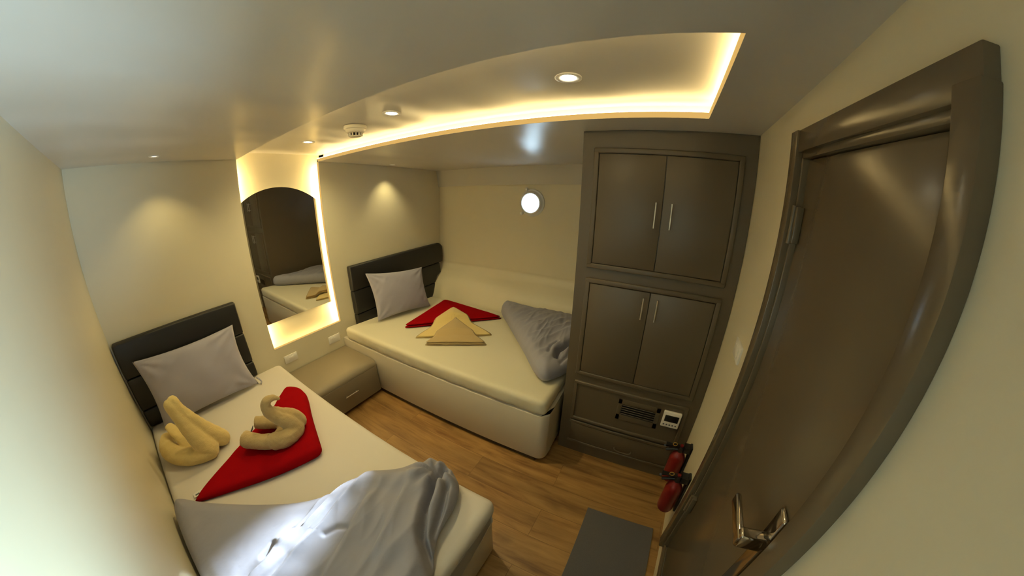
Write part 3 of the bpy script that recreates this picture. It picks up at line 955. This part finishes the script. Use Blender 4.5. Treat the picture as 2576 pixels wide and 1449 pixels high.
def base_y(x, y):
    # lies over the front of the red triangle, front part on the sheet
    A, B, C = Vector((1.965, -0.52)), Vector((2.70, -1.15)), Vector((2.80, -0.33))
    sd = (B - A).normalized(); nrm = Vector((-sd.y, sd.x))
    if (C - A).dot(nrm) < 0: nrm = -nrm
    u = (Vector((x, y)) - A).dot(nrm)
    k = max(0.0, min(1.0, (u + 0.06) / 0.10)); k = k * k * (3 - 2 * k)
    r_ = 0.030 * max(0.0, 1 - abs((Vector((x, y)) - (A + B) / 2).dot(sd)) / 0.45) if u > 0 else 0
    return base2(x, y) + (0.041 + r_) * k
tri_layers('bath_towel', (1.885, -0.745), (2.31, -1.27), (2.545, -0.655), base_y, 0.008, M['yellow'], 'pale yellow towel folded to a triangle on the right bed', 'towel', 'folded towels on the right bed', 2, 0.022, 0.008, 0.012, 2.0)
def base_t(x, y):
    A, B = Vector((1.885, -0.745)), Vector((2.31, -1.27))
    sd = (B - A).normalized(); nrm = Vector((-sd.y, sd.x))
    if nrm.x < 0: nrm = -nrm
    u = (Vector((x, y)) - A).dot(nrm)
    k = max(0.0, min(1.0, (u + 0.04) / 0.06)); k = k * k * (3 - 2 * k)
    r_ = 0.024 * max(0.0, 1 - abs((Vector((x, y)) - (A + B) / 2).dot(sd)) / 0.33) * k
    return base_y(x, y) + 0.019 * k + r_
tri_layers('bath_towel', (1.835, -0.905), (2.125, -1.325), (2.345, -0.835), base_t, 0.010, M['tan'], 'beige towel folded to a small triangle, front-most on the right bed', 'towel', 'folded towels on the right bed', 3, 0.012, 0.007, 0.02, 3.0)

# ------------------------------------------------------------------ towel swans
def organic(name, tubes, blobs, mat, voxel=0.0055, seed=0.0):
    b = bmesh.new()
    for pts, radii, flat, up, *cut in tubes:
        pr = spline([tuple(p) + (r,) for p, r in zip(pts, radii)], 6)
        add_tube(b, [q[:3] for q in pr], [q[3] for q in pr], 20, flat=flat, up=up)
        for q, f in ((pr[0], 0), (pr[-1], 1)):
            if cut and f: continue
            bmesh.ops.create_uvsphere(b, u_segments=16, v_segments=10, radius=q[3] * 0.98, matrix=Matrix.Translation(q[:3]) @ Matrix.Diagonal((1, 1, flat if flat else 1, 1)))
    for c, s, rz in blobs:
        bmesh.ops.create_uvsphere(b, u_segments=24, v_segments=16, radius=1.0, matrix=Matrix.Translation(c) @ Matrix.Rotation(rz, 4, 'Z') @ Matrix.Diagonal((*s, 1)))
    me = bpy.data.meshes.new('m'); b.to_mesh(me); b.free()
    for p in me.polygons: p.use_smooth = True
    o = link(name, me, mat)
    r = o.modifiers.new('fuse', 'REMESH'); r.mode = 'VOXEL'; r.voxel_size = voxel; r.use_smooth_shade = True
    s = o.modifiers.new('soft', 'SMOOTH'); s.factor = 0.5; s.iterations = 3
    tx = bpy.data.textures.new(name + '_lumps', 'CLOUDS'); tx.noise_scale = 0.035
    d = o.modifiers.new('lumps', 'DISPLACE'); d.texture = tx; d.strength = 0.008; d.mid_level = 0.5; d.texture_coords = 'LOCAL'
    return o
Z1 = MT1
swanA = organic('towel_swan', [
    ([(0.300, -0.680, Z1 + 0.055), (0.275, -0.664, Z1 + 0.13), (0.254, -0.645, Z1 + 0.22), (0.236, -0.630, Z1 + 0.31), (0.224, -0.620, Z1 + 0.362)], [0.056, 0.052, 0.043, 0.035, 0.030], None, None),
    ([(0.385, -0.625, Z1 + 0.045), (0.340, -0.625, Z1 + 0.12), (0.300, -0.625, Z1 + 0.215), (0.266, -0.622, Z1 + 0.300), (0.250, -0.612, Z1 + 0.372)], [0.052, 0.050, 0.040, 0.033, 0.028], None, None),
    ([(0.300, -0.680, Z1 + 0.050), (0.215, -0.655, Z1 + 0.048), (0.135, -0.590, Z1 + 0.050), (0.095, -0.490, Z1 + 0.058), (0.105, -0.40, Z1 + 0.062)], [0.053, 0.050, 0.050, 0.052, 0.046], None, None),
    ([(0.385, -0.625, Z1 + 0.040), (0.33, -0.54, Z1 + 0.04), (0.25, -0.46, Z1 + 0.045)], [0.042, 0.040, 0.036], None, None),
    ([(0.22, -0.55, Z1 + 0.07), (0.175, -0.47, Z1 + 0.125), (0.155, -0.42, Z1 + 0.150)], [0.050, 0.036, 0.026], 0.45, None),
], [((0.215, -0.545, Z1 + 0.040), (0.135, 0.11, 0.042), 0.5)], M['yellow'])
tag(swanA, 'pale yellow towel folded as a swan, standing by the wall on the left bed', 'towel swan', 'towel swans on the left bed')
Z2 = MT1 + 0.055
swanB = organic('towel_swan', [
    ([(0.725, -0.985, Z2 + 0.045), (0.708, -0.972, Z2 + 0.095), (0.668, -0.955, Z2 + 0.145), (0.640, -0.948, Z2 + 0.190), (0.634, -0.948, Z2 + 0.232), (0.652, -0.950, Z2 + 0.262), (0.684, -0.955, Z2 + 0.262), (0.706, -0.958, Z2 + 0.246)], [0.048, 0.044, 0.038, 0.032, 0.028, 0.022, 0.016, 0.011], None, None),
    ([(0.770, -0.950, Z2 + 0.05), (0.748, -0.948, Z2 + 0.10), (0.706, -0.943, Z2 + 0.145), (0.668, -0.940, Z2 + 0.185)], [0.040, 0.038, 0.028, 0.020], None, None),
    ([(0.725, -0.990, Z2 + 0.040), (0.655, -1.005, Z2 + 0.042), (0.600, -0.985, Z2 + 0.046)], [0.042, 0.047, 0.048], None, None),
    ([(0.610, -0.985, Z2 + 0.042), (0.560, -0.945, Z2 + 0.044), (0.515, -0.895, Z2 + 0.050), (0.482, -0.845, Z2 + 0.055)], [0.041, 0.042, 0.043, 0.046], None, None, 0),
    ([(0.765, -0.935, Z2 + 0.040), (0.70, -0.865, Z2 + 0.045), (0.635, -0.815, Z2 + 0.052), (0.580, -0.770, Z2 + 0.062)], [0.038, 0.038, 0.038, 0.036], None, None, 0),
], [((0.690, -0.935, Z2 + 0.026), (0.09, 0.07, 0.028), 0.6)], M['tan'], 0.005)
tag(swanB, 'beige towel folded as a swan with curled neck, on the red blanket', 'towel swan', 'towel swans on the left bed')
bm = bmesh.new()
add_box(bm, -0.022, 0.022, -0.002, 0.002, -0.014, 0.014, 0.001, mtx=Matrix.Translation((0.538, -0.812, Z2 + 0.060)) @ Matrix.Rotation(0.9, 4, 'Z') @ Matrix.Rotation(0.5, 4, 'X'))
sg = link('hem_tag', finish(bm), M['greytag'], swanB); sg['label'] = 'dark grey tag'

# ------------------------------------------------------------------ duvets
def crease(x, y, pts, w, depth):
    p = Vector((x, y)); d = min(seg_dist(p, Vector(a), Vector(b)) for a, b in zip(pts, pts[1:]))
    return -depth * math.exp(-(d / w) ** 2)
def side(x, y, a, b):
    return (b[0] - a[0]) * (y - a[1]) - (b[1] - a[1]) * (x - a[0])
def fold_noise(x, y, ang, fl, fs, seed):
    c_, s_ = math.cos(ang), math.sin(ang)
    u, v = x * c_ + y * s_, -x * s_ + y * c_
    v += 0.02 * nz(u * 5, v * 5, seed + 9)
    n_ = nz(u * fl, v * fs, seed)
    return (1 - abs(n_) * 2.2)
CR = [(1.00, -1.80), (0.90, -1.815), (0.80, -1.86), (0.70, -1.93), (0.62, -2.03)]
def sstep(t):
    t = max(0.0, min(1.0, t)); return t * t * (3 - 2 * t)
def fold(x, y, a, b, w, H, soft=0.10):
    """one-sided fold: rises by H across the line a-b (on its left side), dying out past the ends"""
    ax, ay = b[0] - a[0], b[1] - a[1]
    L = math.hypot(ax, ay)
    u = ((x - a[0]) * ax + (y - a[1]) * ay) / (L * L)
    sd = (ax * (y - a[1]) - ay * (x - a[0])) / L
    end = sstep((u + 0.12) / 0.2) * sstep((1.12 - u) / 0.2)
    return H * end * sstep(0.5 + sd / w) * math.exp(-max(0.0, sd) / soft)
def dv1(x, y, d):
    wx, wy = x + 0.012 * nz(x * 6, y * 6, 21.0), y + 0.012 * nz(x * 6, y * 6, 31.0)
    h = 0.128 + 0.026 * nz(x * 2.6, y * 2.6, 4.0)
    h += 0.014 * math.exp(-((d - 0.08) / 0.05) ** 2) * sstep((x - 0.5) / 0.2)
    # long folds running across the bed, above and below the smooth left flap
    h += fold(wx, wy, (0.78, -1.505), (0.10, -1.62), 0.016, 0.038, 0.10)
    h += fold(wx, wy, (0.84, -1.555), (0.20, -1.665), 0.022, 0.030, 0.07)
    h += fold(wx, wy, (0.60, -1.485), (0.34, -1.54), 0.014, 0.018, 0.05)
    h += fold(wx, wy, (0.70, -1.66), (0.30, -1.80), 0.030, 0.030, 0.09)
    h += fold(wx, wy, (0.90, -1.70), (0.55, -1.84), 0.028, 0.022, 0.08)
    flap = sstep(((y + 1.50) + (0.5 - x) * 0.22) / 0.05)
    am = (1 - 0.85 * flap) * min(1, d * 8)
    h += 0.014 * fold_noise(x, y, 0.20, 2.5, 9.0, 1.0) * am
    h += 0.010 * fold_noise(x, y, 0.35, 4.0, 17.0, 2.0) * am * (0.3 + max(0, nz(x * 4, y * 4, 8)) * 1.8)
    h += 0.006 * nz(x * 11, y * 11, 5.0) * am
    h += crease(wx, wy, CR, 0.014, 0.090)
    s_ = side(x, y, CR[0], CR[3])
    if s_ > 0 and x > 0.5:
        h -= min(0.045, s_ * 1.0)
        h += crease(wx, wy, [(0.93, -1.865), (0.84, -1.905), (0.74, -1.95), (0.64, -2.03)], 0.009, 0.045)
    # gathers at the far right end
    rr = math.hypot(x - 0.955, y + 1.775)
    ang = math.atan2(y + 1.775, x - 0.955)
    h += 0.014 * math.exp(-((rr - 0.06) / 0.06) ** 2) * math.sin(ang * 8 + 2 * nz(x * 9, y * 9)) - 0.030 * math.exp(-(rr / 0.03) ** 2)
    # short tucks
    h += crease(wx, wy, [(0.475, -1.66), (0.52, -1.675), (0.545, -1.70)], 0.012, 0.010)
    h += crease(wx, wy, [(0.27, -1.545), (0.315, -1.53)], 0.012, 0.020)
    return max(h, 0.02)
poly = [(0.020, -0.950), (0.075, -0.935), (0.14, -1.020), (0.26, -1.160), (0.40, -1.305), (0.52, -1.410), (0.64, -1.475), (0.77, -1.525), (0.87, -1.595), (0.96, -1.655), (1.02, -1.690), (1.045, -1.735), (1.03, -1.82), (0.99, -1.885), (0.90, -1.925), (0.80, -1.935), (0.72, -1.955), (0.62, -2.02), (0.55, -2.06), (0.30, -2.085), (0.05, -2.085), (0.012, -2.05), (0.010, -1.6), (0.012, -1.15)]
b = puffy(poly, lambda x, y: MT1 + 0.002, dv1, 0.085, n=320, rings=130, center=(0.48, -1.66))
o = link('duvet', finish(b, smooth=True), M['duvet'])
tag(o, 'bunched grey duvet at the foot of the left bed, lit by a sun patch', 'duvet', 'grey duvets')

CR2 = [(2.03, -1.93), (2.12, -1.905), (2.22, -1.925), (2.35, -1.96)]
def dv2(x, y, d):
    h = 0.145 + 0.03 * nz(x * 2.5, y * 2.5, 14.0)
    h += 0.016 * fold_noise(x, y, -0.35, 2.0, 12.0, 11.0) * min(1, d * 7)
    h += 0.009 * fold_noise(x, y, 0.1, 4.0, 24.0, 12.0) * min(1, d * 7)
    h += crease(x, y, CR2, 0.016, 0.075)
    h += crease(x, y, [(2.06, -1.86), (2.15, -1.84), (2.25, -1.86)], 0.010, 0.028)
    h += crease(x, y, [(1.98, -1.97), (2.10, -1.985), (2.22, -1.975)], 0.010, 0.022)
    near = math.exp(-((x - 2.0) ** 2 + (y + 1.9) ** 2) / 0.05)
    h -= 0.03 * near
    return max(h, 0.02)
poly = [(2.75, -1.085), (2.66, -1.155), (2.56, -1.255), (2.42, -1.375), (2.26, -1.515), (2.10, -1.655), (1.95, -1.775), (1.845, -1.870), (1.835, -1.93), (1.90, -1.975), (2.0, -2.02), (2.15, -2.03), (2.5, -2.03), (2.84, -2.03), (2.90, -1.95), (2.905, -1.5), (2.895, -1.12), (2.84, -1.06)]
b = puffy(poly, lambda x, y: mz2(x) + 0.003, dv2, 0.075, n=240, rings=70, center=(2.50, -1.68))
o = link('duvet', finish(b, smooth=True), M['duvet'])
tag(o, 'crumpled grey duvet at the foot of the right bed, against the wardrobe', 'duvet', 'grey duvets')

# ------------------------------------------------------------------ wardrobe (front faces -X at X = 1.889)
WX = 1.889
t = thing('wardrobe', (2.3, -2.45, 0), 'tall taupe built-in wardrobe with four doors and steel bar handles', 'wardrobe')
yA, yB = -2.846, -2.046
bm = bmesh.new()
b = bmesh.new()
vv = []
for (x, y) in ((WX, -2.852), (2.80, -2.877), (2.80, yB), (WX, yB)):
    vv.append((b.verts.new((x, y, 0.0)), b.verts.new((x, y, cz(x, y) - 0.001))))
for i in range(4):
    j = (i + 1) % 4
    b.faces.new((vv[i][0], vv[j][0], vv[j][1], vv[i][1]))
b.faces.new([v[0] for v in vv][::-1]); b.faces.new([v[1] for v in vv])
merge(bm, b)
link('carcass', finish(bm), M['greige'], t)
def moulding(y0, y1, z0, z1, w, name='door_surround'):
    """raised half-round frame around an opening"""
    bm = bmesh.new()
    def bar(ya, yb, za, zb_):
        add_box(bm, WX - 0.014, WX + 0.002, ya, yb, za, zb_, 0.0055, 3)
    bar(y0, y1, z1 - w, z1); bar(y0, y1, z0, z0 + w)
    bar(y0, y0 + w, z0 + w * 0.5, z1 - w * 0.5); bar(y1 - w, y1, z0 + w * 0.5, z1 - w * 0.5)
    return link(name, finish(bm, angle=40), M['greige'], t)
def wdoor(y0, y1, z0, z1, hy, hz0, hz1):
    d = link('cabinet_door', box_mesh(WX - 0.013, WX + 0.003, y0, y1, z0, z1, bev=0.0022), M['greige'], t)
    bm = bmesh.new()
    add_tube(bm, [(WX - 0.040, hy, hz0), (WX - 0.040, hy, hz1)], 0.0038, 12)
    for z in (hz0 + 0.018, hz1 - 0.018): add_tube(bm, [(WX - 0.040, hy, z), (WX - 0.012, hy, z)], 0.0030, 8)
    h = bpy.data.objects.new('handle', finish(bm, angle=40)); COL.objects.link(h); h.data.materials.append(M['steel'])
    h.parent = d
    return d
moulding(-2.795, -2.104, 1.326, 1.930, 0.026)
wdoor(-2.446, -2.133, 1.355, 1.901, -2.418, 1.566, 1.686)
wdoor(-2.766, -2.450, 1.355, 1.901, -2.491, 1.566, 1.686)
moulding(-2.797, -2.106, 0.662, 1.270, 0.026)
wdoor(-2.448, -2.135, 0.691, 1.241, -2.420, 1.100, 1.218)
wdoor(-2.768, -2.452, 0.691, 1.241, -2.490, 1.100, 1.218)
moulding(-2.797, -2.108, 0.305, 0.612, 0.022, 'panel_surround')
link('fixed_panel', box_mesh(WX - 0.004, WX + 0.002, -2.776, -2.129, 0.326, 0.591), M['greige'], t)
# louvred vent
v0, v1, w0, w1 = -2.645, -2.392, 0.405, 0.560
bm = bmesh.new()
for (a, b_, c_, d_) in ((v0, v1, w1 - 0.034, w1), (v0, v1, w0, w0 + 0.040), (v0, v0 + 0.024, w0, w1), (v1 - 0.024, v1, w0, w1)):
    add_box(bm, WX - 0.010, WX - 0.003, a, b_, c_, d_, 0.0015)
vg = link('vent_grille', finish(bm, angle=35), M['greige'], t)
bm = bmesh.new(); add_box(bm, WX - 0.0055, WX - 0.0045, v0 + 0.02, v1 - 0.02, w0 + 0.03, w1 - 0.03)
sub('vent_opening', bm, M['dark'], vg)
bm = bmesh.new()
for k in range(5):
    z = w0 + 0.050 + k * 0.0165
    add_box(bm, -0.006, 0.006, v0 + 0.023, v1 - 0.023, -0.0016, 0.0016, 0.0006, mtx=Matrix.Translation((WX - 0.010, 0, z)) @ Matrix.Rotation(math.radians(38), 4, 'Y'))
sub('louvre', bm, M['greige'], vg)
# bottom drawer
bm = bmesh.new()
add_box(bm, WX - 0.012, WX + 0.002, -2.790, -2.110, 0.094, 0.112, 0.004, 3)
add_box(bm, WX - 0.012, WX + 0.002, -2.790, -2.110, 0.268, 0.290, 0.004, 3)
link('drawer_surround', finish(bm, angle=40), M['greige'], t)
dd = link('drawer', box_mesh(WX - 0.009, WX + 0.002, -2.780, -2.122, 0.114, 0.266, bev=0.002), M['greige'], t)
bm = bmesh.new()
add_tube(bm, spline([(WX - 0.008, -2.435, 0.158), (WX - 0.020, -2.437, 0.152), (WX - 0.026, -2.455, 0.147), (WX - 0.027, -2.49, 0.146), (WX - 0.026, -2.525, 0.147), (WX - 0.020, -2.543, 0.152), (WX - 0.008, -2.545, 0.158)], 4), 0.0045, 10)
h = sub('handle', bm, M['greige'], dd, 60)
# thermostat
th = thing('thermostat', (WX - 0.004, -2.716, 0.45), 'white thermostat with dark screen on the wardrobe, right of the vent', 'thermostat')
bm = bmesh.new(); add_box(bm, WX - 0.021, WX - 0.0042, -2.768, -2.664, 0.450, 0.563, 0.004, 3)
hb = link('housing', finish(bm, angle=40), M['plastic'], th)
bm = bmesh.new(); add_box(bm, WX - 0.0215, WX - 0.018, -2.757, -2.676, 0.492, 0.540, 0.0012)
link('screen', finish(bm, angle=40), M['screen'], th)
for k in range(5):
    y = -2.680 - k * 0.0175
    link('button', lathe_mesh([(0, 0.0), (0.0052, 0.0), (0.0052, 0.002), (0.004, 0.003), (0, 0.003)], 14, Matrix.Translation((WX - 0.0195, y, 0.470)) @ Matrix.Rotation(math.radians(-90), 4, 'Y')), M['greytag'], th)

# ------------------------------------------------------------------ fire extinguishers
def extinguisher(x, label):
    yw = dy(x)
    t = thing('fire_extinguisher', (x, yw, 0.21), label, 'fire extinguisher', 'fire extinguishers on the wall by the wardrobe')
    c = yw + 0.058
    T = Matrix.Translation((x, c, 0.0))
    link('cylinder', lathe_mesh([(0, 0.215), (0.028, 0.216), (0.038, 0.222), (0.0425, 0.236), (0.0425, 0.385), (0.040, 0.405), (0.032, 0.425), (0.020, 0.437), (0.016, 0.450), (0, 0.450)], 40, T), M['ext'], t)
    bm = bmesh.new()
    add_lathe(bm, [(0, 0.445), (0.017, 0.445), (0.017, 0.475), (0.013, 0.482), (0, 0.482)], 20, T)
    # squeeze grips reaching out from the wall
    add_box(bm, x - 0.011, x + 0.011, c - 0.035, c + 0.085, 0.474, 0.484, 0.003, mtx=Matrix.Translation((0, 0, 0)))
    add_tube(bm, [(x, c - 0.01, 0.462), (x, c + 0.035, 0.452), (x, c + 0.075, 0.436)], [0.010, 0.009, 0.008], 12)
    add_tube(bm, spline([(x + 0.016, c - 0.02, 0.468), (x + 0.03, c + 0.03, 0.455), (x + 0.02, c + 0.075, 0.445), (x, c + 0.088, 0.462)], 4), 0.006, 10)
    link('valve_grip', finish(bm, angle=40), M['black'], t)
    rg = bmesh.new()
    pts = [(x - 0.012 , c + 0.040 + 0.011 * math.cos(a * math.pi / 10), 0.498 + 0.011 * math.sin(a * math.pi / 10)) for a in range(21)]
    add_tube(rg, pts, 0.0022, 8, caps=False)
    link('pin_ring', finish(rg, smooth=True), M['brass'], t)
    link('valve_body', lathe_mesh([(0, 0.482), (0.009, 0.482), (0.009, 0.492), (0, 0.492)], 16, T), M['ext'], t)
    bm = bmesh.new()
    add_box(bm, x - 0.022, x + 0.022, yw + 0.001, yw + 0.012, 0.23, 0.50, 0.002)
    add_box(bm, x - 0.022, x + 0.022, yw + 0.001, yw + 0.045, 0.455, 0.495, 0.003)
    link('wall_bracket', finish(bm, angle=40), M['black'], t)
extinguisher(1.495, 'small red fire extinguisher in a black wall bracket, nearer the door')
extinguisher(1.705, 'small red fire extinguisher in a black wall bracket, nearer the wardrobe')

# ------------------------------------------------------------------ door mat
bm = bmesh.new()
add_prism(bm, [(0.60, -2.800), (1.485, -2.788), (1.485, -2.393), (0.60, -2.399)], 'z', 0.0005, 0.008, 0.002)
o = link('door_mat', finish(bm), M['mat'])
tag(o, 'grey rectangular carpet mat on the wood floor by the door', 'mat')
